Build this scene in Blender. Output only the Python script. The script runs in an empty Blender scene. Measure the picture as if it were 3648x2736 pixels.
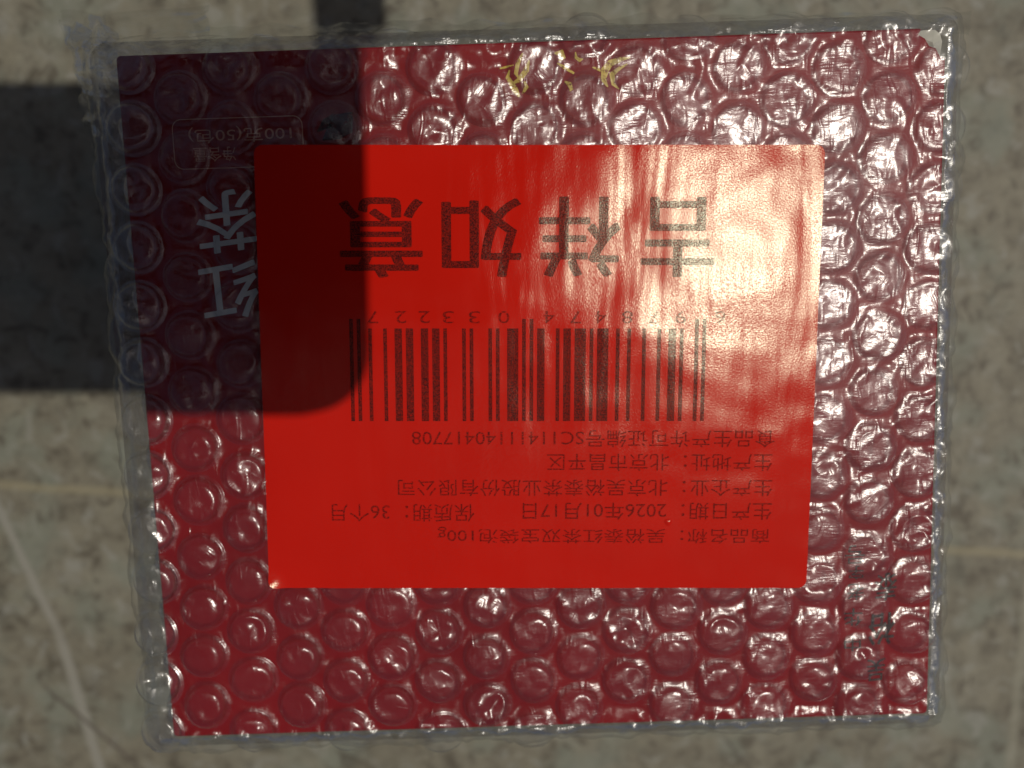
import bpy, bmesh, math, random
from mathutils import Vector, Matrix, noise

R = math.radians
S = 0.001                      # everything below is written in millimetres
random.seed(7)
sc = bpy.context.scene
col = sc.collection

# ------------------------------------------------------------------ camera
CAM_Z = 194.0
TILT = math.atan(0.11)
F_PX = 2740.0
cam_data = bpy.data.cameras.new("camera")
cam = bpy.data.objects.new("camera", cam_data)
col.objects.link(cam)
cam.location = (0, 0, CAM_Z * S)
cam.rotation_euler = (-TILT, 0, 0)
cam_data.sensor_width = 36
cam_data.lens = 36 * F_PX / 3648
cam_data.clip_start = 0.002
cam_data.clip_end = 100
cam_data.dof.use_dof = True
cam_data.dof.focus_distance = 0.1305
# real phone lens: 3.4 mm entrance pupil
cam_data.dof.aperture_fstop = cam_data.lens / 3.6
sc.camera = cam

# ------------------------------------------------------------------ sky and sun
SUN_T = (0.285, 0.062)         # sun direction, slopes towards +x and +y
sun_vec = Vector((SUN_T[0], SUN_T[1], 1)).normalized()
ELEV = math.asin(sun_vec.z)
AZIM = math.atan2(SUN_T[0], SUN_T[1])
world = bpy.data.worlds.new("World")
sc.world = world
world.use_nodes = True
wn = world.node_tree
bg = wn.nodes["Background"]
sky = wn.nodes.new("ShaderNodeTexSky")
sky.sky_type = 'NISHITA'
sky.sun_disc = False
sky.sun_elevation = ELEV
sky.sun_rotation = AZIM
sky.air_density = 0.55
sky.dust_density = 3.0
sky.ozone_density = 0.6
wn.links.new(sky.outputs[0], bg.inputs[0])
bg.inputs[1].default_value = 0.05
sun_data = bpy.data.lights.new("sun", 'SUN')
sun = bpy.data.objects.new("sun", sun_data)
col.objects.link(sun)
sun_data.energy = 3.0
sun_data.angle = R(0.8)
sun_data.color = (1.0, 0.93, 0.82)
sun.rotation_euler = sun_vec.to_track_quat('Z', 'Y').to_euler()
sun.location = (0.3, 0.1, 1.0)

sc.view_settings.view_transform = 'Standard'
sc.view_settings.look = 'None'
sc.view_settings.exposure = 0.0
sc.view_settings.gamma = 1.0
sc.render.engine = 'CYCLES'
cy = sc.cycles
cy.transparent_max_bounces = 32
cy.max_bounces = 8
cy.diffuse_bounces = 3
cy.glossy_bounces = 3
cy.sample_clamp_indirect = 4
cy.caustics_reflective = False
cy.caustics_refractive = False
cy.use_denoising = True


def at(u, v, z):
    """photograph pixel (3648 wide) -> millimetres on the level z"""
    x = (u - 1824) / F_PX
    y = -(v - 1368) / F_PX
    c, s = math.cos(-TILT), math.sin(-TILT)
    d = (x, c * y + s, s * y - c)
    t = (z - CAM_Z) / d[2]
    return Vector((d[0] * t, d[1] * t, z))


# ------------------------------------------------------------------ helpers
def tag(o, label=None, cat=None, group=None, kind=None):
    if label: o['label'] = label
    if cat: o['category'] = cat
    if group: o['group'] = group
    if kind: o['kind'] = kind
    return o


def mesh_data(name, vs, fs, mat, smooth=True):
    me = bpy.data.meshes.new(name)
    me.from_pydata([(v[0] * S, v[1] * S, v[2] * S) for v in vs], [], fs)
    me.materials.append(mat)
    if smooth:
        me.polygons.foreach_set('use_smooth', [True] * len(me.polygons))
    me.update()
    return me


def mesh_obj(name, vs, fs, mat, parent=None, loc=None, smooth=True, rotz=0):
    """vs in mm, local to the object"""
    o = bpy.data.objects.new(name, mesh_data(name, vs, fs, mat, smooth))
    col.objects.link(o)
    if loc is not None:
        o.location = Vector(loc) * S
    o.rotation_euler.z = rotz
    if parent is not None:
        o.parent = parent
    return o


def empty(name, loc, rotz=0):
    o = bpy.data.objects.new(name, None)
    o.empty_display_size = 0.01
    col.objects.link(o)
    o.location = Vector(loc) * S
    o.rotation_euler.z = rotz
    return o


def rrect(x0, y0, x1, y1, r, n=8):
    """rounded rectangle outline, counter-clockwise"""
    pts = []
    for cx, cy_, a0 in ((x1 - r, y1 - r, 0), (x0 + r, y1 - r, 90), (x0 + r, y0 + r, 180), (x1 - r, y0 + r, 270)):
        for k in range(n + 1):
            a = R(a0 + 90 * k / n)
            pts.append((cx + r * math.cos(a), cy_ + r * math.sin(a)))
    return pts


def slab(pts, z0, z1, bev=0.0):
    """closed prism from an outline, with a small bevel at the top"""
    n = len(pts)
    vs = [(x, y, z0) for x, y in pts]
    fs = [tuple(reversed(range(n)))]
    levels = [z0]
    cx = sum(p[0] for p in pts) / n; cy_ = sum(p[1] for p in pts) / n
    def ring(z, inset):
        base = len(vs)
        for i, (x, y) in enumerate(pts):
            px, py = pts[i - 1]; nx, ny = pts[(i + 1) % n]
            tx, ty = nx - px, ny - py
            l = math.hypot(tx, ty) or 1
            vs.append((x - ty / l * inset, y + tx / l * inset, z))
        return base
    prev = 0
    rings = [(z1 - bev, 0.0), (z1 - bev * 0.3, bev * 0.3), (z1, bev)] if bev > 0 else [(z1, 0.0)]
    for z, ins in rings:
        b = ring(z, ins)
        for i in range(n):
            j = (i + 1) % n
            fs.append((prev + i, prev + j, b + j, b + i))
        prev = b
    fs.append(tuple(range(prev, prev + n)))
    return vs, fs


# ------------------------------------------------------------------ materials
class NT:
    """small helper around a node tree"""
    def __init__(self, name):
        self.m = bpy.data.materials.new(name)
        self.m.use_nodes = True
        self.t = self.m.node_tree
        self.t.nodes.clear()
        self.out = self.n('ShaderNodeOutputMaterial')
    def n(self, typ, **kw):
        nd = self.t.nodes.new(typ)
        for k, v in kw.items():
            setattr(nd, k, v)
        return nd
    def l(self, a, b):
        self.t.links.new(a, b)
    def put(self, sock, v):
        if isinstance(v, bpy.types.NodeSocket):
            self.l(v, sock)
        else:
            sock.default_value = v
    def math(self, op, a, b=0.0, c=0.0, clamp=False):
        nd = self.n('ShaderNodeMath', operation=op, use_clamp=clamp)
        self.put(nd.inputs[0], a); self.put(nd.inputs[1], b)
        self.put(nd.inputs[2], c)
        return nd.outputs[0]
    def smooth(self, v, a, b, lo=0.0, hi=1.0):
        nd = self.n('ShaderNodeMapRange', interpolation_type='SMOOTHSTEP')
        self.put(nd.inputs[0], v)
        for i, x in enumerate((a, b, lo, hi)):
            self.put(nd.inputs[i + 1], x)
        return nd.outputs[0]
    def coords(self, scale=(1, 1, 1), rot=(0, 0, 0), loc=(0, 0, 0), offset=None):
        """object coordinates in mm"""
        tc = self.n('ShaderNodeTexCoord')
        mp = self.n('ShaderNodeMapping')
        mp.inputs['Scale'].default_value = tuple(1000 * s for s in scale)
        mp.inputs['Rotation'].default_value = rot
        mp.inputs['Location'].default_value = loc
        self.l(tc.outputs['Object'], mp.inputs['Vector'])
        if offset is None:
            return mp.outputs[0]
        ad = self.n('ShaderNodeVectorMath', operation='ADD')
        self.l(mp.outputs[0], ad.inputs[0]); self.l(offset, ad.inputs[1])
        return ad.outputs[0]
    def noise(self, vec, scale, detail=4, rough=0.5, dist=0.0, out=0, typ=None):
        nd = self.n('ShaderNodeTexNoise')
        if typ: nd.noise_type = typ
        self.l(vec, nd.inputs['Vector'])
        nd.inputs['Scale'].default_value = scale
        nd.inputs['Detail'].default_value = detail
        nd.inputs['Roughness'].default_value = rough
        nd.inputs['Distortion'].default_value = dist
        return nd.outputs[out]
    def ramp(self, v, stops):
        nd = self.n('ShaderNodeValToRGB')
        e = nd.color_ramp.elements
        while len(e) < len(stops): e.new(0.5)
        for k, (p, c) in enumerate(stops):
            e[k].position = p
            e[k].color = c if len(c) == 4 else (*c, 1)
        self.l(v, nd.inputs[0])
        return nd.outputs[0]
    def mixc(self, f, a, b, blend='MIX'):
        nd = self.n('ShaderNodeMix', data_type='RGBA', blend_type=blend)
        self.put(nd.inputs[0], f)
        for s, v in ((nd.inputs[6], a), (nd.inputs[7], b)):
            if isinstance(v, tuple) and len(v) == 3: v = (*v, 1)
            self.put(s, v)
        return nd.outputs[2]
    def bump(self, h, dist, strength=1.0, normal=None):
        nd = self.n('ShaderNodeBump')
        nd.inputs['Strength'].default_value = strength
        nd.inputs['Distance'].default_value = dist * S
        self.l(h, nd.inputs['Height'])
        if normal is not None: self.l(normal, nd.inputs['Normal'])
        return nd.outputs[0]
    def principled(self, **kw):
        nd = self.n('ShaderNodeBsdfPrincipled')
        for k, v in kw.items():
            s = nd.inputs[k.replace('_', ' ')]
            if isinstance(v, tuple) and len(v) == 3: v = (*v, 1)
            self.put(s, v)
        return nd
    def done(self, shader):
        self.l(shader, self.out.inputs[0])
        return self.m


def mat_stone():
    t = NT("stone")
    v = t.coords()
    big = t.noise(v, 0.035, 5, 0.6, 0.6)
    mid = t.noise(v, 0.16, 6, 0.65, 0.4)
    fine = t.noise(v, 0.9, 5, 0.7)
    c = t.ramp(big, [(0.30, (0.100, 0.092, 0.068)), (0.5, (0.128, 0.118, 0.088)), (0.70, (0.150, 0.143, 0.112))])
    c2 = t.ramp(mid, [(0.30, (0.40, 0.37, 0.33)), (0.47, (0.88, 0.87, 0.85)), (0.60, (1.0, 1.0, 0.98)), (0.8, (1.2, 1.2, 1.16))])
    c = t.mixc(1.0, c, c2, 'MULTIPLY')
    pit = t.ramp(fine, [(0.25, (0.7, 0.7, 0.68)), (0.5, (1, 1, 1)), (0.8, (1.12, 1.12, 1.1))])
    c = t.mixc(0.8, c, pit, 'MULTIPLY')
    green = t.noise(v, 0.06, 3, 0.5)
    c = t.mixc(t.smooth(green, 0.45, 0.65, 0.0, 0.6), c, (0.118, 0.132, 0.105))
    spots = t.noise(v, 0.19, 4, 0.55, 0.8)
    c = t.mixc(t.smooth(spots, 0.54, 0.68, 0.0, 0.75), c, (0.048, 0.040, 0.027))
    c = t.mixc(t.smooth(spots, 0.46, 0.30, 0.0, 0.7), c, (0.165, 0.165, 0.142))
    # veins of the stone: (point, point, half width mm, colour, strength)
    sep = t.n('ShaderNodeSeparateXYZ'); t.l(v, sep.inputs[0])
    wob = t.noise(v, 0.03, 4, 0.55)
    wob2 = t.noise(v, 0.25, 3, 0.6)
    for (a, b, w, colr, st, amp) in VEINS:
        dx, dy = b[0] - a[0], b[1] - a[1]
        L = math.hypot(dx, dy); dx /= L; dy /= L
        # signed distance to the line and position along it
        d = t.math('ADD', t.math('MULTIPLY', sep.outputs[0], -dy), t.math('MULTIPLY', sep.outputs[1], dx))
        d = t.math('ADD', d, a[0] * dy - a[1] * dx)
        d = t.math('ADD', d, t.math('MULTIPLY', t.math('SUBTRACT', wob, 0.5), amp))
        d = t.math('ABSOLUTE', t.math('ADD', d, t.math('MULTIPLY', t.math('SUBTRACT', wob2, 0.5), amp * 0.15)))
        m = t.smooth(d, w * 0.35, w * 1.35, st, 0.0)
        s_ = t.math('ADD', t.math('MULTIPLY', sep.outputs[0], dx), t.math('MULTIPLY', sep.outputs[1], dy))
        s_ = t.math('SUBTRACT', s_, a[0] * dx + a[1] * dy)
        m = t.math('MULTIPLY', m, t.smooth(s_, -4, 6))
        m = t.math('MULTIPLY', m, t.smooth(s_, L - 6, L + 6, 1.0, 0.0))
        c = t.mixc(m, c, colr)
    h = t.math('ADD', t.math('MULTIPLY', fine, 0.4), t.math('MULTIPLY', mid, 0.8))
    p = t.principled(Base_Color=c, Roughness=0.62, Normal=t.bump(h, 0.35))
    p.inputs['Specular IOR Level'].default_value = 0.35
    return t.done(p.outputs[0])


def mat_board(name, colr, rough=0.4):
    t = NT(name)
    v = t.coords()
    n1 = t.noise(v, 0.05, 3, 0.5)
    n2 = t.noise(v, 2.5, 3, 0.6)
    c = t.mixc(t.smooth(n1, 0.3, 0.7), tuple(x * 0.88 for x in colr), tuple(min(1, x * 1.1) for x in colr))
    p = t.principled(Base_Color=c, Roughness=rough, Normal=t.bump(n2, 0.02))
    p.inputs['Specular IOR Level'].default_value = 0.12
    return t.done(p.outputs[0])


def sticker_relief(t, v):
    """waves of the glossy paper lying over the bubbles, and its fine pearl grain"""
    tc = t.n('ShaderNodeTexCoord')
    def stretched(sx, sy, scale, detail, seed, dist=0.0):
        mp = t.n('ShaderNodeMapping')
        mp.inputs['Scale'].default_value = (sx, sy, 1)
        mp.inputs['Location'].default_value = (seed, seed * 0.7, 0)
        t.l(v, mp.inputs['Vector'])
        return t.noise(mp.outputs[0], scale, detail, 0.5, dist)
    streak = stretched(1.0, 0.16, 0.16, 2, 3.0, 0.4)
    wave = stretched(0.7, 1.0, 0.05, 2, 11.0, 0.3)
    dome = stretched(1, 1, 0.11, 1, 5.0)
    grain = stretched(1, 1, 3.8, 1.5, 1.0)
    n = t.bump(wave, 0.7)
    n = t.bump(streak, 0.24, normal=n)
    n = t.bump(dome, 0.15, normal=n)
    n = t.bump(grain, 0.013, normal=n)
    return n, grain


def mat_sticker(name, colr, ink=False, holes=0.0):
    t = NT(name)
    v = t.coords()
    n, grain = sticker_relief(t, v)
    if ink:
        g = t.noise(v, 4.0, 3, 0.7)
        c = t.mixc(t.smooth(g, 0.36, 0.62), colr, tuple(0.5 * a + 0.5 * b for a, b in zip(colr, (0.30, 0.012, 0.005))))
    else:
        g = t.noise(v, 0.04, 2, 0.5)
        c = t.mixc(t.smooth(g, 0.35, 0.65), colr, tuple(x * 0.94 for x in colr))
    d = t.n('ShaderNodeBsdfDiffuse'); t.l(c, d.inputs[0])
    g1 = t.n('ShaderNodeBsdfGlossy', distribution='BECKMANN'); g1.inputs['Roughness'].default_value = 0.235
    t.l(n, g1.inputs['Normal'])
    g1.inputs['Color'].default_value = (0.90, 0.97, 0.76, 1)
    fr = t.n('ShaderNodeFresnel'); fr.inputs[0].default_value = 1.5
    m = t.n('ShaderNodeMixShader')
    # pearl flakes in the varnish: each grain mirrors more or less
    flake = t.noise(v, 4.4, 2, 0.7)
    ff = t.smooth(flake, 0.34, 0.66, 0.25, 1.65)
    t.l(t.math('MULTIPLY', t.math('MULTIPLY', fr.outputs[0], ff), 0.46 if not ink else 0.25), m.inputs[0])
    t.l(d.outputs[0], m.inputs[1]); t.l(g1.outputs[0], m.inputs[2])
    if holes > 0:
        # thermal print breaks up along the grain of the paper
        mp = t.n('ShaderNodeMapping'); mp.inputs['Scale'].default_value = (1.0, 2.2, 1)
        t.l(v, mp.inputs['Vector'])
        hn = t.noise(mp.outputs[0], 2.1, 4, 0.75)
        tr = t.n('ShaderNodeBsdfTransparent')
        mh = t.n('ShaderNodeMixShader')
        t.l(t.smooth(hn, 0.54 - holes * 0.35, 0.60 - holes * 0.2, 0.0, 1.0), mh.inputs[0])
        t.l(tr.outputs[0], mh.inputs[1]); t.l(m.outputs[0], mh.inputs[2])
        return t.done(mh.outputs[0])
    return t.done(m.outputs[0])


def mat_print(name, colr, rough=0.4, speck=0.0, alpha=1.0):
    t = NT(name)
    v = t.coords()
    c = colr
    p = t.principled(Base_Color=c, Roughness=rough)
    p.inputs['Specular IOR Level'].default_value = 0.3
    if speck > 0 or alpha < 1:
        g = t.noise(v, 1.6, 4, 0.7)
        p2 = t.math('MULTIPLY', t.smooth(g, 0.30, 0.36 + speck * 0.3), alpha)
        t.l(p2, p.inputs['Alpha'])
    return t.done(p.outputs[0])


def mat_film(name, haze=0.05, crease=0.25, gloss=1.0, cap=0.26, tint=(0.97, 0.975, 0.98)):
    """thin clear polyethylene: mostly lets light through, mirrors by Fresnel, scatters a little"""
    t = NT(name)
    oi = t.n('ShaderNodeObjectInfo')
    sc_ = t.n('ShaderNodeVectorMath', operation='SCALE')
    t.l(oi.outputs['Location'], sc_.inputs[0]); sc_.inputs['Scale'].default_value = 3170.0
    v = t.coords(offset=sc_.outputs[0])
    def st(sx, sy, rot):
        mp = t.n('ShaderNodeMapping')
        mp.inputs['Scale'].default_value = (sx, sy, 1)
        mp.inputs['Rotation'].default_value = (0, 0, rot)
        t.l(v, mp.inputs['Vector'])
        return mp.outputs[0]
    a = t.noise(st(1, 0.35, 0.5), 0.55, 3, 0.55, 1.2, typ='RIDGED_MULTIFRACTAL')
    b = t.noise(st(0.4, 1, 0.2), 1.1, 3, 0.55, 0.8)
    c = t.noise(v, 3.5, 2, 0.6)
    n = t.bump(a, crease)
    n = t.bump(b, crease * 0.5, normal=n)
    n = t.bump(c, crease * 0.06, normal=n)
    # sharp folds: long hairline creases with little striations across them
    k1 = t.noise(st(1, 0.22, 0.45), 0.30, 2, 0.5, 0.6, typ='RIDGED_MULTIFRACTAL')
    k2 = t.noise(st(0.22, 1, -0.25), 0.26, 2, 0.5, 0.7, typ='RIDGED_MULTIFRACTAL')
    n = t.bump(t.smooth(k1, 0.80, 1.45), crease * 1.1, normal=n)
    n = t.bump(t.smooth(k2, 0.85, 1.45), crease * 1.1, normal=n)
    stri = t.noise(st(0.5, 3.2, 0.3), 0.9, 1, 0.5)
    patch = t.smooth(t.noise(v, 0.16, 1, 0.5), 0.50, 0.62)
    n = t.bump(t.math('MULTIPLY', stri, patch), crease * 0.4, normal=n)
    fr = t.n('ShaderNodeFresnel'); fr.inputs[0].default_value = 1.5
    t.l(n, fr.inputs['Normal'])
    f = t.math('MINIMUM', t.math('MULTIPLY', fr.outputs[0], 1.05 * gloss), cap)
    g1 = t.n('ShaderNodeBsdfGlossy', distribution='BECKMANN'); g1.inputs['Roughness'].default_value = 0.225
    g2 = t.n('ShaderNodeBsdfGlossy', distribution='BECKMANN'); g2.inputs['Roughness'].default_value = 0.38
    for g in (g1, g2):
        t.l(n, g.inputs['Normal'])
        g.inputs['Color'].default_value = (1, 1, 1, 1)
    mg = t.n('ShaderNodeMixShader'); mg.inputs[0].default_value = 0.42
    t.l(g1.outputs[0], mg.inputs[1]); t.l(g2.outputs[0], mg.inputs[2])
    tr = t.n('ShaderNodeBsdfTransparent'); tr.inputs[0].default_value = (*tint, 1)
    df = t.n('ShaderNodeBsdfDiffuse'); df.inputs[0].default_value = (0.85, 0.86, 0.87, 1)
    tl = t.n('ShaderNodeBsdfTranslucent'); tl.inputs[0].default_value = (0.85, 0.86, 0.87, 1)
    md = t.n('ShaderNodeMixShader'); md.inputs[0].default_value = 0.5
    t.l(df.outputs[0], md.inputs[1]); t.l(tl.outputs[0], md.inputs[2])
    hz = t.math('MULTIPLY', t.smooth(b, 0.35, 0.75, 0.45, 1.6), haze)
    m1 = t.n('ShaderNodeMixShader'); t.l(hz, m1.inputs[0])
    t.l(tr.outputs[0], m1.inputs[1]); t.l(md.outputs[0], m1.inputs[2])
    m2 = t.n('ShaderNodeMixShader'); t.l(f, m2.inputs[0])
    t.l(m1.outputs[0], m2.inputs[1]); t.l(mg.outputs[0], m2.inputs[2])
    return t.done(m2.outputs[0])


Z0 = 0.0
def vein(u0, v0, u1, v1, w, c, st, amp):
    a, b = at(u0, v0, 0), at(u1, v1, 0)
    return ((a.x, a.y), (b.x, b.y), w, c, st, amp)
VEINS = [
    vein(-400, 1700, 4100, 2005, 1.3, (0.18, 0.160, 0.100), 0.62, 3.0),
    vein(-60, 1700, 210, 2250, 1.3, (0.17, 0.165, 0.14), 0.9, 3.5),
    vein(205, 2240, 400, 2900, 1.6, (0.17, 0.165, 0.14), 0.9, 3.0),
    vein(150, 2440, 620, 2840, 0.6, (0.055, 0.045, 0.035), 0.8, 2.5),
    vein(3660, 2050, 3590, 2900, 1.5, (0.17, 0.165, 0.125), 0.6, 3.0),
    vein(3300, 2250, 3420, 2560, 1.0, (0.16, 0.17, 0.145), 0.35, 3.0),
    vein(2560, 2600, 2720, 2800, 0.7, (0.055, 0.045, 0.035), 0.5, 2.0),
]

M_STONE = mat_stone()
M_RED = mat_board("red_board", (0.145, 0.0045, 0.0054), 0.38)
M_WHITEBOARD = mat_board("bare_board", (0.34, 0.33, 0.28), 0.8)
M_STICKER = mat_sticker("orange_red_paper", (0.37, 0.0075, 0.0035))
M_INK = mat_sticker("thermal_ink", (0.030, 0.006, 0.006), ink=True, holes=0.65)
M_SMALLINK = mat_sticker("thin_thermal_ink", (0.070, 0.005, 0.005), ink=True, holes=0.42)
M_WHITEPRINT = mat_print("white_print", (0.36, 0.355, 0.33), 0.5)
M_GOLDLINE = mat_print("pale_gold_print", (0.42, 0.20, 0.13), 0.4, alpha=0.75)
M_GOLD = mat_print("gold_foil", (0.38, 0.26, 0.035), 0.3, speck=0.5)
M_BLACKPRINT = mat_print("black_print", (0.045, 0.025, 0.02), 0.45, speck=0.4, alpha=0.62)
M_GREENPRINT = mat_print("green_print", (0.006, 0.010, 0.007), 0.6, speck=0.4, alpha=0.6)
M_FILM = mat_film("clear_film", haze=0.0035, crease=0.12, gloss=0.78)
M_BUBBLE = mat_film("clear_bubble_film", haze=0.0035, crease=0.085, gloss=0.76)
M_EDGEBUBBLE = mat_film("clear_glint_film", haze=0.02, crease=0.10, gloss=1.4, cap=0.5)  # same film, gloss and haze raised to put sky glints on the left edge
M_SIDE = mat_film("clear_side_film", haze=0.012, crease=0.35, gloss=2.6, cap=0.4, tint=(0.945, 0.95, 0.955))
M_FLAP = mat_film("clear_loose_film", haze=0.008, crease=0.15, gloss=2.0, tint=(0.93, 0.935, 0.93))

# ------------------------------------------------------------------ stone surface
g = []
f = []
NX = 40
for j in range(NX + 1):
    for i in range(NX + 1):
        x = -1500 + 3000 * i / NX; y = -1500 + 3000 * j / NX
        g.append((x, y, 0))
for j in range(NX):
    for i in range(NX):
        a = j * (NX + 1) + i
        f.append((a, a + 1, a + NX + 2, a + NX + 1))
ground = mesh_obj("ground", g, f, M_STONE)
tag(ground, kind="structure")

# ------------------------------------------------------------------ red tea box
ROT = R(1.87)
BX, BY = 5.0, -17.6
BW, BH = 139.0, 121.0
BOX_Z = 60.0
box = empty("tea_box", (BX, BY, 0.6), ROT)
tag(box, "dark red cardboard tea box lying inside the clear bubble wrap, its white characters upside down", "box")
inv = Matrix.Rotation(-ROT, 3, 'Z')


def to_box(p):
    """world mm -> box-local mm (x, y)"""
    q = inv @ Vector((p[0] - BX, p[1] - BY, 0))
    return q.x, q.y


hx, hy = BW / 2, BH / 2
# body: the corner at top right is crushed, so its outline is cut there
CUT = 5.0
q_ = 0.62                      # size of the torn patch
outl = rrect(-hx, -hy, hx, hy, 0.8, 3)
body_pts = []
for (x, y) in outl:
    if x > hx - 1.5 and y > hy - 1.5:
        continue
    body_pts.append((x, y))
k = max(range(len(body_pts)), key=lambda i: body_pts[i][0] * 0.0 + (1 if (body_pts[i][0] > hx - 1.5 and body_pts[i][1] < 0) else 0) * i)
# order: the list is counter-clockwise and starts at top left, so append the torn edge at the end
torn = [(hx - a * q_, hy - b * q_) for a, b in ((0, 8), (1.4, 7.4), (2.6, 5.2), (4.4, 4.6), (5.6, 2.6), (7.4, 1.6), (7.0, 0))]
body_pts = body_pts + torn
vs, fs = slab(body_pts, 0.0, 42.0)
TOP = BOX_Z - 0.6
lower = mesh_obj("tray", vs, fs, M_RED, box, smooth=False)
vs, fs = slab(body_pts, 42.3, TOP, 0.35)
lid = mesh_obj("lid", vs, fs, M_RED, box, smooth=False)
# bare board showing where the corner is torn
cpts = [(hx - a * q_, hy - b * q_) for a, b in ((8.2, .3), (6.4, 3.6), (4.2, 5.6), (2.2, 7.0), (.3, 8.4), (-.1, 3.0), (.4, .9), (2.0, -.1), (5.0, -.15))]
cv = [(x, y, TOP - 1.6 + 0.5 * noise.noise(Vector((x * .6, y * .6, 3)))) for x, y in cpts]
cv.append((hx - 3.2 * q_, hy - 3.6 * q_, TOP - 0.5))
n_ = len(cpts)
cv += [(x, y, TOP - 14) for x, y in cpts]
cf = [(i, n_, (i + 1) % n_)[::-1] for i in range(n_)] + [(i, (i + 1) % n_, n_ + 1 + (i + 1) % n_, n_ + 1 + i) for i in range(n_)]
tag(mesh_obj("torn_corner", cv, cf, M_WHITEBOARD, box, smooth=False), "torn corner showing off-white board")


# ------------------------------------------------------------------ lettering
def text_mesh(body, weight=0.0):
    cu = bpy.data.curves.new("lettering", 'FONT')
    cu.body = body
    cu.size = 1.0
    cu.offset = weight
    cu.resolution_u = 3
    cu.fill_mode = 'FRONT'
    ob = bpy.data.objects.new("lettering", cu)
    col.objects.link(ob)
    bpy.context.view_layer.update()
    dg = bpy.context.evaluated_depsgraph_get()
    me = bpy.data.meshes.new_from_object(ob.evaluated_get(dg))
    bpy.data.objects.remove(ob)
    bpy.data.curves.remove(cu)
    return me


def place_text(name, body, parent, cx, cy_, w, h, z, mat, weight=0.0, rot=math.pi, shear=0.0, ref=None):
    """letters scaled to w x h mm about (cx, cy) in the parent's own plane"""
    me = text_mesh(body)
    xs = [v.co.x for v in me.vertices]; ys = [v.co.y for v in me.vertices]
    if not xs:
        return None
    x0, x1, y0, y1 = min(xs), max(xs), min(ys), max(ys)
    c, s = math.cos(rot), math.sin(rot)
    for v in me.vertices:
        x = ((v.co.x - x0) / (x1 - x0) - 0.5) * w
        y = ((v.co.y - y0) / (y1 - y0) - 0.5) * h
        x += shear * y
        v.co = Vector(((cx + c * x - s * y) * S, (cy_ + s * x + c * y) * S, z * S))
    if weight > 0:
        em = weight * h * S
        base = [v.co.copy() for v in me.vertices]
        polys = [tuple(p.vertices) for p in me.polygons]
        nv = len(base)
        vs2, fs2 = [], []
        for k in range(7):
            a = math.pi * 2 * k / 6
            off = Vector((math.cos(a) * em * 1.35, math.sin(a) * em * 0.55, 0.0)) if k < 6 else Vector((0, 0, 0))
            off.z = 0.0025 * S * k
            vs2 += [tuple(v + off) for v in base]
            fs2 += [tuple(i + nv * k for i in p) for p in polys]
        me = bpy.data.meshes.new("lettering")
        me.from_pydata(vs2, [], fs2)
    me.materials.clear()
    me.materials.append(mat)
    for p in me.polygons: p.material_index = 0
    me.update()
    o = bpy.data.objects.new(name, me)
    col.objects.link(o)
    o.parent = parent
    return o


def strokes(name, parent, polys, z, mat):
    """flat brush strokes: each a list of (x, y, width)"""
    vs, fs = [], []
    for st in polys:
        b = len(vs)
        for i, (x, y, w) in enumerate(st):
            x0, y0, _ = st[max(0, i - 1)]; x1, y1, _ = st[min(len(st) - 1, i + 1)]
            tx, ty = x1 - x0, y1 - y0
            l = math.hypot(tx, ty) or 1
            nx, ny = -ty / l * w / 2, tx / l * w / 2
            vs += [(x + nx, y + ny, z), (x - nx, y - ny, z)]
        for i in range(len(st) - 1):
            a = b + 2 * i
            fs.append((a, a + 1, a + 3, a + 2))
        z += 0.004
    return mesh_obj(name, vs, fs, mat, parent, smooth=False)


def bp(u, v):
    """photograph pixel -> box-local mm on the lid"""
    return to_box(at(u, v, BOX_Z))


LZ = TOP + 0.06
x, y = bp(808, 788)
tag(place_text("lettering", "茶", box, x, y, 10.3, 10.2, LZ, M_WHITEPRINT, 0.010, math.pi + R(6), 0.10), "large white brush character, upper of two")
x, y = bp(818, 1040)
tag(place_text("lettering", "红", box, x, y, 9.8, 9.4, LZ, M_WHITEPRINT, 0.010, math.pi + R(8), 0.10), "large white brush character, lower of two")
# outlined weight panel
x0, y0 = bp(624, 606); x1, y1 = bp(1076, 410)
for_out = rrect(x0, y0, x1, y1, 1.6, 6)
n_ = len(for_out)
rv = [(px, py, LZ) for px, py in for_out]
cxm, cym = (x0 + x1) / 2, (y0 + y1) / 2
inn = rrect(x0 + .16, y0 + .16, x1 - .16, y1 - .16, 1.45, 6)
rv += [(px, py, LZ) for px, py in inn]
mesh_obj("print_frame", rv, [(i, (i + 1) % n_, n_ + (i + 1) % n_, n_ + i) for i in range(n_)], M_GOLDLINE, box, smooth=False)
x, y = bp(855, 478)
place_text("lettering", "100克(50包)", box, x, y, 17.5, 2.7, LZ, M_GOLDLINE, 0.0, math.pi)
x, y = bp(765, 550)
place_text("lettering", "净含量", box, x, y, 7.2, 2.4, LZ, M_GOLDLINE, 0.0, math.pi)
# small black columns at the lower right
for (u, v, ch, s_) in ((3037, 2292, "中", 3.0), (3040, 2198, "华", 3.3), (3048, 2108, "老", 3.0), (3050, 2040, "字", 2.6), (3046, 1975, "号", 3.4)):
    x, y = bp(u, v)
    place_text("lettering", ch, box, x, y, s_, s_, LZ, M_BLACKPRINT, 0.008, math.pi)
for (u, v, ch, s_) in ((3120, 2385, "吴", 3.6), (3140, 2240, "裕", 5.2), (3155, 2090, "泰", 4.4)):
    x, y = bp(u, v)
    place_text("lettering", ch, box, x, y, s_ * 0.9, s_ * 1.15, LZ, M_BLACKPRINT, 0.014, math.pi + R(5), 0.12)
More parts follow.
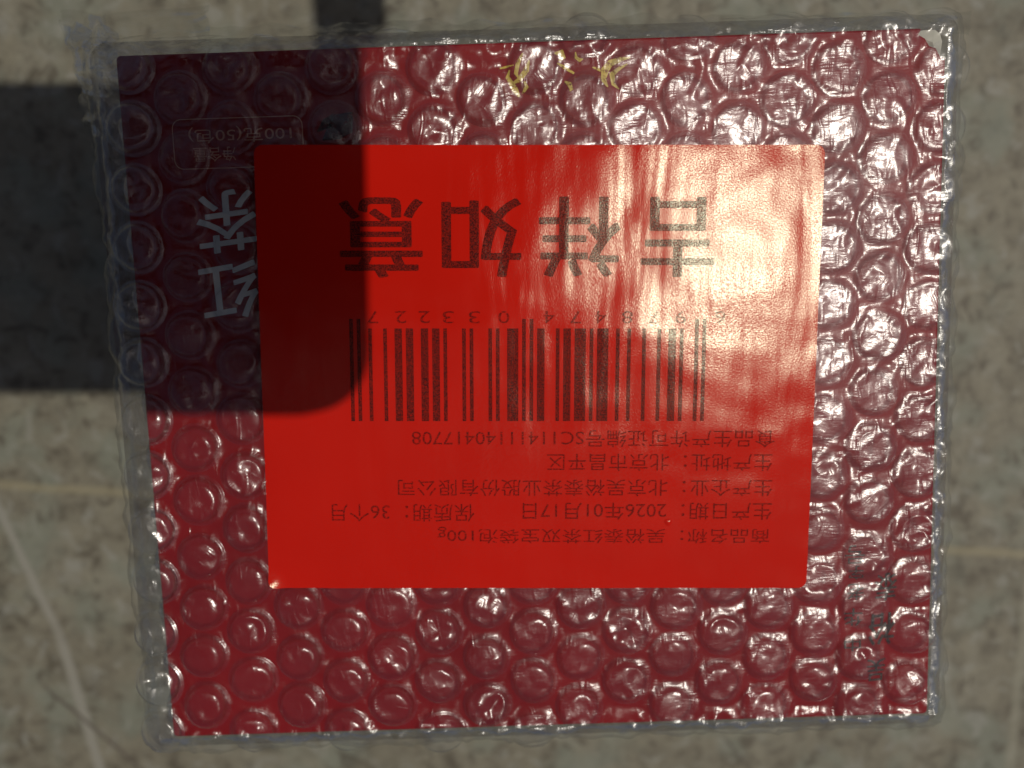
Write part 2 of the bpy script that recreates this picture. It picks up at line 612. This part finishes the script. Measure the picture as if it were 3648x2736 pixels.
# gold brushwork near the top edge
def bst(pts):
    return [(*bp(u, v), w * 0.75) for u, v, w in pts]
strokes("gold_emblem", box, [
    bst([(1862, 190, .3), (1845, 225, 1.0), (1838, 262, .9), (1850, 282, .3)]),
    bst([(1885, 215, .3), (1875, 250, 1.3), (1850, 285, 1.1), (1822, 300, .3)]),
    bst([(1815, 250, .3), (1808, 275, .9), (1835, 320, 1.4), (1850, 345, .5)]),
    bst([(1780, 245, .3), (1800, 240, .5), (1830, 232, .2)]),
    bst([(1868, 290, .4), (1876, 310, 1.0), (1862, 335, .4)]),
], LZ, M_GOLD)
strokes("gold_emblem", box, [
    bst([(1975, 190, .3), (2000, 188, 1.6), (2008, 205, 1.0), (1990, 218, .3)]),
    bst([(2050, 185, .2), (2052, 205, .7), (2065, 215, .9), (2078, 210, .2)]),
    bst([(2012, 290, .3), (2028, 300, 1.1), (2036, 318, .8), (2030, 325, .3)]),
    bst([(1985, 225, .3), (2010, 240, .8), (2045, 262, .5)]),
], LZ, M_GOLD)
strokes("gold_emblem", box, [
    bst([(2245, 205, .3), (2210, 212, 1.0), (2175, 225, 1.5), (2155, 250, 1.8), (2150, 285, 1.2), (2165, 310, .3)]),
    bst([(2235, 228, .3), (2205, 245, .8), (2180, 265, 1.3), (2185, 300, .9), (2205, 318, .2)]),
    bst([(2110, 240, .2), (2130, 245, .8), (2140, 255, .2)]),
], LZ, M_GOLD)
strokes("leaf_print", box, [
    bst([(1150, 500, .3), (1190, 470, 4.0), (1225, 440, 5.5), (1255, 400, .4)]),
    bst([(1130, 470, .3), (1165, 440, 2.5), (1190, 405, .3)]),
], LZ, M_GREENPRINT)

# ------------------------------------------------------------------ bubble wrap
wrap = empty("bubble_wrap", (BX, BY, 0.05), ROT)
tag(wrap, "clear crinkled bubble wrap wound round the whole dark red box, lying on the stone", "bubble wrap")
WZ = -0.05                      # wrap-local z = world z + WZ
# outline of the top of the wrap, box-local
WL, WR_, WT, WB = -hx - 6.3, hx + 4.2, hy + 3.4, -hy - 4.0
PITCH = 9.8
COLW = PITCH * math.sqrt(3) / 2
OX, OY = -55.6, -45.6           # a bubble centre; the wrap's own rows run straight, the box lies askew in it
ox, oy = to_box((OX, OY))


def ridge(p, s):
    n0 = noise.noise(Vector((p[0] / s, p[1] / s, p[2])))
    return (1 - abs(n0) * 2.2)


CR_, SR_ = math.cos(ROT), math.sin(ROT)
def near_bubble(x, y):
    """distance to the nearest bubble centre, box-local point"""
    wx, wy = BX + CR_ * x - SR_ * y, BY + SR_ * x + CR_ * y
    c0 = round((wx - OX) / (COLW + 0.02))
    best = 99.0
    for ci in (c0 - 1, c0, c0 + 1):
        cxx = OX + ci * (COLW + 0.02)
        off = 0.5 if ci % 2 else 0.0
        k0 = (wy - OY) / (9.9 if wy > OY else 9.4)
        kk = round(k0 - off) + off
        cyy = OY + kk * (9.9 if kk > 0 else 9.4)
        d = math.hypot(wx - cxx, wy - cyy)
        if d < best: best = d
    return best


def film_z(x, y, fine=True):
    """height of the flat film between the bubbles"""
    z = BOX_Z + 0.65
    z += 0.28 * noise.noise(Vector((x / 9, y / 9, 1.3)))
    if fine:
        nb = near_bubble(x, y)
        sk = max(0.0, 1 - max(0.0, nb - 4.0) / 1.5)
        z += 0.42 * sk * sk
        z += (1 - sk) * (0.45 * noise.noise(Vector((x / 2.1, y / 2.1, 6))) + 0.12)
    r1 = ridge((x + 0.3 * y, y - .2 * x, 4.4), 11.0)
    z += 0.18 * max(0, r1 - 0.72) / 0.28
    u_, v_ = x * 0.9 + y * 0.44, y * 0.9 - x * 0.44
    r2 = ridge((u_ * 0.28, v_, 8.1), 4.2)
    z += 0.15 * max(0, r2 - 0.6) / 0.4
    u_, v_ = x * 0.97 - y * 0.26, y * 0.97 + x * 0.26
    r3 = ridge((u_ * 0.3, v_ * 1.1, 15.1), 3.0)
    z += 0.07 * max(0, r3 - 0.5) / 0.5
    # film drawn up in wavy ridges between the bubble columns
    c = (x - ox) / COLW
    fc = c - math.floor(c)
    wavy = 0.5 + 0.10 * math.sin(2 * math.pi * (y - oy) / PITCH + math.pi * math.floor(c))
    z += 0.35 * math.exp(-((fc - wavy) * COLW / 0.45) ** 2) * (0.5 + noise.noise(Vector((x / 20, y / 12, 9))))
    # roll over the four edges
    d = min(x - WL, WR_ - x, WT - y, y - WB)
    rr = 5.0
    if d < 7.5:
        z += min(1, (7.5 - d) / 3) * (0.6 * noise.noise(Vector((x / 1.8, y / 1.8, 12))) + 0.45 * max(0, ridge((x, y, 3.3), 3.2)))
    if d < rr:
        z -= rr * 0.9 * (1 - math.sqrt(max(0.0, 1 - (1 - d / rr) ** 2)))
    return z


def film_normal(x, y, e=1.2):
    a = film_z(x + e, y, False) - film_z(x - e, y, False)
    b = film_z(x, y + e, False) - film_z(x, y - e, False)
    return Vector((-a / (2 * e), -b / (2 * e), 1)).normalized()


STEP = 0.55
nx = int((WR_ - WL) / STEP); ny = int((WT - WB) / STEP)
vs, fs = [], []
CR = 3.2
for j in range(ny + 1):
    for i in range(nx + 1):
        x = WL + (WR_ - WL) * i / nx; y = WB + (WT - WB) * j / ny
        z = film_z(x, y)
        # round the corners of the outline
        cx_ = min(max(x, WL + CR), WR_ - CR); cy_ = min(max(y, WB + CR), WT - CR)
        dx, dy = x - cx_, y - cy_
        if dx and dy:
            m = max(abs(dx), abs(dy)); l = math.hypot(dx, dy)
            x = cx_ + dx / l * m; y = cy_ + dy / l * m
        w = 0.5 * noise.noise(Vector((x / 7, y / 7, 20)))
        edge = max(abs(i - nx / 2) / (nx / 2), abs(j - ny / 2) / (ny / 2))
        k_ = max(0, edge - 0.9) * 10
        vs.append((x + k_ * 1.2 * noise.noise(Vector((x / 6, y / 6, 31))), y + k_ * 1.2 * noise.noise(Vector((x / 6, y / 6, 41))), z + WZ))
for j in range(ny):
    for i in range(nx):
        a = j * (nx + 1) + i
        fs.append((a, a + 1, a + nx + 2, a + nx + 1))
top_film = mesh_obj("film", vs, fs, M_FILM, wrap)

# side film: hangs from the rolled edge to the stone, bulging outwards
outline = []
def dense(pts, step):
    out = []
    n = len(pts)
    for i in range(n):
        a, b = Vector(pts[i]), Vector(pts[(i + 1) % n])
        k = max(1, int((b - a).length / step))
        for q in range(k):
            out.append(a.lerp(b, q / k))
    return out
ol = dense(rrect(WL, WB, WR_, WT, CR, 8), 0.9)
n_ = len(ol)
rings = 34
vs, fs = [], []
for k in range(rings + 1):
    tz = k / rings
    z = BOX_Z - 3.8 - (BOX_Z - 5.0) * tz
    for i, p in enumerate(ol):
        q, r = ol[i - 1], ol[(i + 1) % n_]
        t_ = (r - q).normalized(); nn = Vector((t_.y, -t_.x))
        b = 1.6 * math.sin(math.pi * min(1, tz * 1.05)) - 2.0 * tz
        b += (1.3 * noise.noise(Vector((p.x / 8, p.y / 8, z / 9))) + 0.9 * noise.noise(Vector((p.x / 2.0, p.y / 2.0, z / 7))) + 0.45 * ridge((p.x, p.y, z / 9), 2.2) * 0.6) * min(1, 0.3 + tz * 3)
        if k == 0: b = 0.0
        vs.append((p.x + nn.x * b, p.y + nn.y * b, z + WZ))
for k in range(rings):
    for i in range(n_):
        j = (i + 1) % n_
        a, b = k * n_, (k + 1) * n_
        fs.append((a + i, b + i, b + j, a + j))
mesh_obj("side_film", vs, fs, M_SIDE, wrap)


# bubbles: a set of differently crumpled domes, shared by all
def bubble_mesh(seed, seg=30, rings_=13, rad=4.0, h=2.2, crush=0.3):
    prof = [(0.0, 1.0), (0.17, 0.995), (0.34, 0.985), (0.50, 0.965), (0.64, 0.93), (0.75, 0.87), (0.83, 0.78), (0.89, 0.66),
            (0.935, 0.52), (0.97, 0.34), (1.0, 0.18), (1.03, 0.12), (1.055, 0.11), (1.08, 0.06), (1.14, 0.0)]
    rnd = random.Random(seed)
    vs = [(0, 0, h)]
    fs = []
    sx, sy = rnd.uniform(0.94, 1.04), rnd.uniform(0.94, 1.04)
    dent = [(rnd.uniform(-2.6, 2.6), rnd.uniform(-2.6, 2.6), rnd.uniform(0.9, 2.0), rnd.uniform(0.25, 1.1) * crush * 2.2) for _ in range(4)]
    for (rr, hh) in prof[1:]:
        for s_ in range(seg):
            a = 2 * math.pi * s_ / seg
            x, y = rad * rr * math.cos(a) * sx, rad * rr * math.sin(a) * sy
            z = h * hh
            vs.append((x, y, z))
    out = []
    for (x, y, z) in vs:
        k_ = max(0.0, min(1.0, z / h))
        d = 0.0
        for (dx, dy, dr, dd) in dent:
            d -= dd * math.exp(-((x - dx) ** 2 + (y - dy) ** 2) / dr ** 2)
        d += crush * 0.9 * noise.noise(Vector((x / 1.7, y / 1.7, seed * 3.1)))
        r1 = 1 - abs(noise.noise(Vector((x / 2.4, y / 2.4, seed * 5.7)))) * 4
        d += crush * 0.7 * max(0, r1)
        fx = 0.22 * noise.noise(Vector((x, y, seed + .5))) * k_
        out.append((x + fx, y + fx, z + d * k_))
    fs = [(0, 1 + s_, 1 + (s_ + 1) % seg) for s_ in range(seg)]
    for k in range(len(prof) - 2):
        a, b = 1 + k * seg, 1 + (k + 1) * seg
        for s_ in range(seg):
            t_ = (s_ + 1) % seg
            fs.append((a + s_, b + s_, b + t_, a + t_))
    return out, fs


VARS = [mesh_data("bubble", *bubble_mesh(s_, crush=0.10 + 0.045 * (s_ % 7)), M_BUBBLE) for s_ in range(16)]
EDGE_VARS = []
for m_ in VARS:
    e_ = m_.copy(); e_.materials.clear(); e_.materials.append(M_EDGEBUBBLE); EDGE_VARS.append(e_)
# sticker outline in world mm
SZ = 63.35                      # level of the paper, resting on the bubble tops
ST = tuple(c * (CAM_Z - SZ) / (CAM_Z - 64.35) for c in (-42.4, -50.1, 51.4, 25.2))
for ci in range(-4, 20):
    for ri in range(-7, 14):
        wx = OX + ci * (COLW + 0.02)
        k_ = ri + (0.5 if ci % 2 else 0.0)
        wy = OY + k_ * (9.9 if k_ > 0 else 9.4)
        bx, by = to_box((wx, wy))
        if bx < WL + 3.6 or bx > WR_ - 4.0 or by < WB + 3.6 or by > WT - 3.0:
            continue
        jx, jy = random.uniform(-.25, .25), random.uniform(-.3, .3)
        x, y = bx + jx, by + jy
        me = VARS[random.randrange(16)]
        o = bpy.data.objects.new("bubble", me)
        col.objects.link(o)
        o.parent = wrap
        zf = film_z(x, y, False)
        nrm = film_normal(x, y, 2.5)
        q = nrm.to_track_quat('Z', 'Y')
        tilt = Vector((0, 0, 1)).rotation_difference(nrm)
        eul = (tilt.to_matrix().to_4x4() @ Matrix.Rotation(random.uniform(0, 6.28), 4, 'Z')).to_euler()
        o.rotation_euler = eul
        wx, wy, _ = (Matrix.Rotation(ROT, 3, 'Z') @ Vector((x, y, 0))) + Vector((BX, BY, 0))
        under = ST[0] - 4 < wx < ST[2] + 4 and ST[1] - 4 < wy < ST[3] + 4
        hs = random.uniform(0.72, 0.82) if under else random.uniform(0.7, 1.15)
        if bx < WL + 10 and not under: o.data = EDGE_VARS[VARS.index(me)]
        o.scale = (1, 1, hs)
        o.location = Vector((x, y, min(zf, BOX_Z + 1.1) - 0.25 + WZ)) * S

# bubbles on the four sides, joined
vs, fs = [], []
def add_side(p, n2, z, seed):
    bv, bf = bubble_mesh(seed, crush=0.3)
    t2 = Vector((-n2.y, n2.x))
    b = len(vs)
    for (x, y, h) in bv:
        vs.append((p.x + t2.x * x + n2.x * (h * .8), p.y + t2.y * x + n2.y * (h * .8), z + y + WZ))
    for q in bf:
        fs.append(tuple(b + i for i in q))
for (a, b, n2) in (((WL + .6, WB), (WL + .6, WT), (-1, 0)), ((WR_ - .6, WB), (WR_ - .6, WT), (1, 0)), ((WL, WB + .6), (WR_, WB + .6), (0, -1)), ((WL, WT - .6), (WR_, WT - .6), (0, 1))):
    a, b, n2 = Vector(a), Vector(b), Vector(n2)
    L = (b - a).length
    n = int((L - 10) / PITCH)
    for r_ in range(6):
        for i in range(n + 1):
            s_ = 6 + (i + (0.5 if r_ % 2 else 0)) * PITCH
            if s_ > L - 5: continue
            p = a.lerp(b, s_ / L) - n2 * (3.6 + 0.35 * r_)
            add_side(p, n2, BOX_Z - 9.0 - r_ * COLW, (i * 7 + r_ * 13) % 40)
o = mesh_obj("side_bubbles", vs, fs, M_SIDE, wrap)
o['kind'] = 'stuff'


# gathered ears of film at the corners and a loose flap along the far edge
def sheet(name, quad, nu, nv, amp, seed, mat=None, fold=3.0):
    """wrinkled sheet between four corners (mm, wrap-local)"""
    q = [Vector(p) for p in quad]
    vs, fs = [], []
    for j in range(nv + 1):
        for i in range(nu + 1):
            u, v = i / nu, j / nv
            p = q[0].lerp(q[1], u).lerp(q[3].lerp(q[2], u), v)
            n1 = noise.noise(Vector((p.x / fold, p.y / fold, seed)))
            n2 = noise.noise(Vector((p.x / fold * .4, p.y / fold * 2, seed + 5)))
            vs.append((p.x + amp * .5 * n2, p.y + amp * .5 * n1, p.z + amp * (n1 + .5 * abs(n2) * 2)))
    for j in range(nv):
        for i in range(nu):
            a = j * (nu + 1) + i
            fs.append((a, a + 1, a + nu + 2, a + nu + 1))
    return mesh_obj(name, vs, fs, mat or M_FLAP, wrap)


def lp(u, v, z):
    x, y = to_box(at(u, v, z))
    return (x, y, z + WZ)


sheet("film_ear", [lp(215, 75, 52), lp(420, 120, 58), lp(420, 330, 57), lp(300, 330, 50)], 44, 44, 2.2, 3, fold=3.2)
sheet("film_ear", [lp(235, 95, 40), lp(380, 60, 50), lp(360, 420, 55), lp(330, 560, 36)], 44, 60, 1.8, 8, fold=3.0)
sheet("film_flap", [lp(225, 50, 40), lp(745, 22, 42), lp(750, 150, 56), lp(260, 150, 56)], 90, 30, 1.4, 12, fold=6.0)
sheet("film_flap", [lp(700, 95, 45), lp(3460, 40, 45), lp(3450, 130, 58), lp(700, 160, 58)], 300, 20, 1.5, 17, fold=5.0)
# crinkled lips of film standing out along the rolled edges
M_LIP = mat_film("clear_lip_film", haze=0.004, crease=0.30, gloss=1.6, cap=0.4, tint=(0.975, 0.98, 0.98))
def lip(x0, y0, x1, y1, nxn, nyn, w, z, seed):
    L = math.hypot(x1 - x0, y1 - y0)
    n = int(L / 0.55)
    tx, ty = (x1 - x0) / L, (y1 - y0) / L
    vs, fs = [], []
    m = 12
    for i in range(n + 1):
        s_ = L * i / n
        ww = w * (0.75 + 0.7 * noise.noise(Vector((s_ / 7, seed, 0))) + 0.35 * noise.noise(Vector((s_ / 1.9, seed, 4))))
        for j in range(m + 1):
            v_ = j / m
            f1 = noise.noise(Vector((s_ / 1.7, v_ * 1.2, seed + 2)))
            f2 = noise.noise(Vector((s_ / 4.5, v_ * 0.8, seed + 6)))
            d = -1.6 + (ww + 1.6) * v_
            vs.append((x0 + tx * s_ + nxn * d, y0 + ty * s_ + nyn * d, z - 2.6 * v_ * v_ + 0.75 * f1 * (0.3 + v_) + 0.8 * f2 + WZ))
    for i in range(n):
        for j in range(m):
            a = i * (m + 1) + j
            fs.append((a, a + m + 1, a + m + 2, a + 1))
    mesh_obj("film_fold", vs, fs, M_LIP, wrap)
lip(WL + 1.5, WB + 3, WL + 1.5, WT - 3, -1, 0, 1.6, BOX_Z - 1.5, 3)
lip(WR_ - 1.5, WB + 3, WR_ - 1.5, WT - 3, 1, 0, 2.2, BOX_Z - 1.5, 14)
lip(WL + 3, WB + 1.2, WR_ - 3, WB + 1.2, 0, -1, 1.6, BOX_Z - 1.5, 25)
lip(WL + 3, WT - 1.2, WR_ - 3, WT - 1.2, 0, 1, 1.2, BOX_Z - 1.5, 36)

# ------------------------------------------------------------------ sticker
scx, scy = (ST[0] + ST[2]) / 2, (ST[1] + ST[3]) / 2
sw, sh = ST[2] - ST[0], ST[3] - ST[1]


def sticker_h(x, y):
    """height of the paper over the bubbles, sticker-local mm"""
    h = 0.125 * noise.noise(Vector((x / 15 + 0.1, y / 19 + 0.25, 2.2))) + 0.045 * noise.noise(Vector((x / 5.5, y / 9, 7.7)))
    d = min(x + sw / 2, sw / 2 - x, y + sh / 2, sh / 2 - y)
    e = max(0.0, 1 - max(d, 0) / 3.5) ** 2
    h += e * 0.09 * noise.noise(Vector((x / 4.6, y / 4.6, 5.1)))
    c = math.hypot(x + sw / 2, y + sh / 2)          # one corner has come up
    h += 0.9 * max(0.0, 1 - c / 3.4) ** 1.5
    return h


GX, GY = 150, 122
vs, fs = [], []
r_ = 1.5
for lev in (0.0, -0.10):
    for j in range(GY + 1):
        for i in range(GX + 1):
            x = -sw / 2 + sw * i / GX; y = -sh / 2 + sh * j / GY
            cx_ = min(max(x, -sw / 2 + r_), sw / 2 - r_); cy_ = min(max(y, -sh / 2 + r_), sh / 2 - r_)
            dx, dy = x - cx_, y - cy_
            if dx and dy:
                m_ = max(abs(dx), abs(dy)); l_ = math.hypot(dx, dy)
                x = cx_ + dx / l_ * m_; y = cy_ + dy / l_ * m_
            vs.append((x, y, sticker_h(x, y) + lev))
W1 = GX + 1; N1 = W1 * (GY + 1)
for j in range(GY):
    for i in range(GX):
        a = j * W1 + i
        fs.append((a, a + 1, a + W1 + 1, a + W1))
        fs.append((N1 + a, N1 + a + W1, N1 + a + W1 + 1, N1 + a + 1))
# cut edge of the paper, with vertices of its own so the top keeps its own normals
loop = [i for i in range(GX + 1)] + [j * W1 + GX for j in range(1, GY + 1)] + [GY * W1 + i for i in range(GX - 1, -1, -1)] + [j * W1 for j in range(GY - 1, 0, -1)]
E0 = len(vs)
vs += [vs[i] for i in loop] + [vs[N1 + i] for i in loop]
NL = len(loop)
for k in range(NL):
    k2 = (k + 1) % NL
    fs.append((E0 + k, E0 + NL + k, E0 + NL + k2, E0 + k2))
sticker = mesh_obj("sticker", vs, fs, M_STICKER, None, (scx, scy, SZ))
for k_, p in enumerate(sticker.data.polygons):
    if k_ >= 2 * GX * GY: p.use_smooth = False


def lay(o, step=2.2):
    """cut the flat print finely and lay it on the wavy paper"""
    bm = bmesh.new()
    bm.from_mesh(o.data)
    xs = [v.co.x for v in bm.verts]; ys = [v.co.y for v in bm.verts]
    st = step * S
    for ax, lo, hi in ((0, min(xs), max(xs)), (1, min(ys), max(ys))):
        k = lo + st
        while k < hi:
            co = Vector((k, 0, 0)) if ax == 0 else Vector((0, k, 0))
            no = Vector((1, 0, 0)) if ax == 0 else Vector((0, 1, 0))
            bmesh.ops.bisect_plane(bm, geom=bm.verts[:] + bm.edges[:] + bm.faces[:], plane_co=co, plane_no=no)
            k += st
    for v in bm.verts:
        v.co.z += (sticker_h(v.co.x / S, v.co.y / S) + 0.012) * S
    bm.to_mesh(o.data)
    bm.free()

tag(sticker, "glossy orange-red label sticker with black barcode, upside down on top of the bubble wrap", "sticker")


def sp(u, v):
    p = at(u, v, SZ)
    return p.x - scx, p.y - scy


def s_text(body, ul, ur, vt, vb, mat=M_INK, weight=0.0, label=None, name="lettering"):
    x0, y0 = sp(ul, vb); x1, y1 = sp(ur, vt)
    o = place_text(name, body, sticker, (x0 + x1) / 2, (y0 + y1) / 2, x1 - x0, y1 - y0, 0.03, mat, weight)
    lay(o)
    if o and label: o['label'] = label
    return o


for ch, (a, b, c, d) in zip("吉祥如意", ((2287, 2545, 703, 985), (1925, 2208, 702, 985), (1580, 1852, 708, 985), (1218, 1502, 705, 988))):
    s_text(ch, a, b, c, d, M_INK, 0.015)
lines = [
    ("商品名称：吴裕泰红茶双宝袋泡100g", 1560, 2742, 1876, 1936),
    ("生产日期：2026年01月17日", 1862, 2750, 1790, 1852),
    ("保质期：36个月", 1183, 1690, 1795, 1858),
    ("生产企业：北京吴裕泰茶业股份有限公司", 1418, 2752, 1708, 1768),
    ("生产地址：北京市昌平区", 1948, 2752, 1616, 1678),
    ("食品生产许可证编号SC11411140417708", 1468, 2762, 1532, 1594),
]
for body, a, b, c, d in lines:
    s_text(body, a, b, c, d, M_SMALLINK, 0.0)
# EAN barcode, its digits upside down above it
CODE = "6978474033227"
Lc = ["0001101", "0011001", "0010011", "0111101", "0100011", "0110001", "0101111", "0111011", "0110111", "0001011"]
Rc = ["".join('1' if c == '0' else '0' for c in s_) for s_ in Lc]
Gc = [s_[::-1] for s_ in Rc]
bits = "101" + "".join((Lc if p == 'L' else Gc)[int(c)] for c, p in zip(CODE[1:7], "LGGGLL")) + "01010" + "".join(Rc[int(c)] for c in CODE[7:]) + "101"
rev = bits[::-1]
xa, yb = sp(1252, 1500); xb, yt = sp(2516, 1170)
_, ytg = sp(1252, 1136)
mod = (xb - xa) / 95
vs, fs = [], []
i = 0
while i < 95:
    if rev[i] == '1':
        j = i
        while j < 95 and rev[j] == '1': j += 1
        guard = i < 3 or i >= 92 or 45 <= i < 50
        x0, x1 = xa + i * mod, xa + j * mod
        b = len(vs)
        vs += [(x0, yb, .03), (x1, yb, .03), (x1, ytg if guard else yt, .03), (x0, ytg if guard else yt, .03)]
        fs.append((b, b + 1, b + 2, b + 3))
        i = j
    else:
        i += 1
lay(mesh_obj("barcode", vs, fs, M_INK, sticker, smooth=False))
digit_u = [2565, 2425, 2330, 2235, 2140, 2050, 1957, 1795, 1690, 1597, 1512, 1428, 1327]
for ch, u in zip(CODE, digit_u):
    s_text(ch, u - 20, u + 20, 1108, 1152, M_SMALLINK, 0.0)

# a tiny raised dome added on the paper to make a sun glint
px, py = sp(2380, 1860)
vs, fs = [(px, py, 0.16)], []
for k in range(1, 5):
    for q in range(14):
        a = 2 * math.pi * q / 14
        rr = 0.65 * k / 4 * (1 + 0.15 * math.sin(3 * a))
        vs.append((px + rr * math.cos(a), py + rr * math.sin(a), 0.16 * (1 - (k / 4) ** 2) + 0.004))
glint_z = sticker_h(px, py) + 0.01
fs = [(0, 1 + q, 1 + (q + 1) % 14) for q in range(14)]
for k in range(3):
    for q in range(14):
        a, b = 1 + k * 14, 1 + (k + 1) * 14
        fs.append((a + q, b + q, b + (q + 1) % 14, a + (q + 1) % 14))
mesh_obj("glint_bump", [(a, b, c + glint_z) for a, b, c in vs], fs, M_STICKER, sticker)

# ------------------------------------------------------------------ phone and hand held above, casting the shadow
M_PHONE = mat_board("phone_black", (0.02, 0.02, 0.022), 0.25)
M_LENS = mat_board("lens_glass", (0.01, 0.01, 0.015), 0.05)
PX1, PY0, PY1 = 13.4, -11.2, 64.6
phone = empty("phone", (0, 0, CAM_Z + 1.2))
tag(phone, "black phone held level above the box, casting the broad shadow on its left", "phone")
phone.rotation_euler = (0, 0, 0)
vs, fs = slab(rrect(-148, PY0, PX1, PY1, 11, 10), 0.0, 8.5, 0.8)
mesh_obj("body", vs, fs, M_PHONE, phone, smooth=False)
vs, fs = slab(rrect(-146, PY0 + 2, PX1 - 2, PY1 - 2, 9.5, 10), 8.5, 8.9)
mesh_obj("screen", vs, fs, M_LENS, phone, smooth=False)

t = NT("skin")
vv = t.coords()
sk = t.principled(Base_Color=(0.50, 0.28, 0.19), Roughness=0.5, Normal=t.bump(t.noise(vv, 1.2, 4, .6), 0.1))
sk.inputs['Subsurface Weight'].default_value = 0.0
M_SKIN = t.done(sk.outputs[0])
HX = 17.6
hand_pts, hand_edges, hand_rad = [], [], []
def hp(p, r, prev=None):
    hand_pts.append(p); hand_rad.append(r)
    if prev is not None: hand_edges.append((prev, len(hand_pts) - 1))
    return len(hand_pts) - 1
zb = CAM_Z + 12
wr = hp((HX + 14, 250, zb + 26), 21)
pm = hp((HX + 12, 205, zb + 22), 22, wr)
pk = hp((HX + 14, 170, zb + 16), 20, pm)
hp((HX + 26, 330, zb + 34), 24, wr)
def finger(base, prev, joints, r):
    i_ = prev
    for k, p in enumerate(joints):
        i_ = hp(p, r * (1 - 0.09 * k), i_)
finger(None, pk, [(HX + 2, 142, zb + 16), (HX, 112, zb + 12), (HX, 88, zb + 5), (HX, 62, zb + 4.6)], 7.4)          # index, stretched to the phone
finger(None, pk, [(HX + 20, 138, zb + 18), (HX + 21, 112, zb + 4), (HX + 20, 122, zb - 12), (HX + 19, 140, zb - 12)], 8.4)
finger(None, pk, [(HX + 36, 142, zb + 16), (HX + 38, 120, zb + 2), (HX + 36, 130, zb - 13), (HX + 34, 146, zb - 12)], 7.9)
finger(None, pm, [(HX + 48, 156, zb + 12), (HX + 52, 136, zb + 0), (HX + 50, 142, zb - 11), (HX + 47, 155, zb - 11)], 6.8)
finger(None, pm, [(HX - 2, 168, zb + 2), (HX - 1, 130, zb - 10), (HX, 98, zb - 16), (HX, 72, zb - 19)], 7.8)        # thumb, under the phone's edge
me = bpy.data.meshes.new("hand")
me.from_pydata([tuple(c * S for c in p) for p in hand_pts], hand_edges, [])
hand = bpy.data.objects.new("hand", me)
col.objects.link(hand)
sm = hand.modifiers.new("skin", 'SKIN')
for v, r_ in zip(me.skin_vertices[0].data, hand_rad):
    v.radius = (r_ * S, r_ * S * 0.85)
me.skin_vertices[0].data[0].use_root = True
ss = hand.modifiers.new("sub", 'SUBSURF'); ss.levels = 2; ss.render_levels = 2
bpy.context.view_layer.update()
dg = bpy.context.evaluated_depsgraph_get()
me2 = bpy.data.meshes.new_from_object(hand.evaluated_get(dg))
hand.modifiers.clear()
hand.data = me2
me2.name = "hand"
me2.materials.clear(); me2.materials.append(M_SKIN)
for p in me2.polygons: p.use_smooth = True; p.material_index = 0
hand.name = "person"
tag(hand, "bare hand gripping the end of the phone above the top edge of the box", "hand")
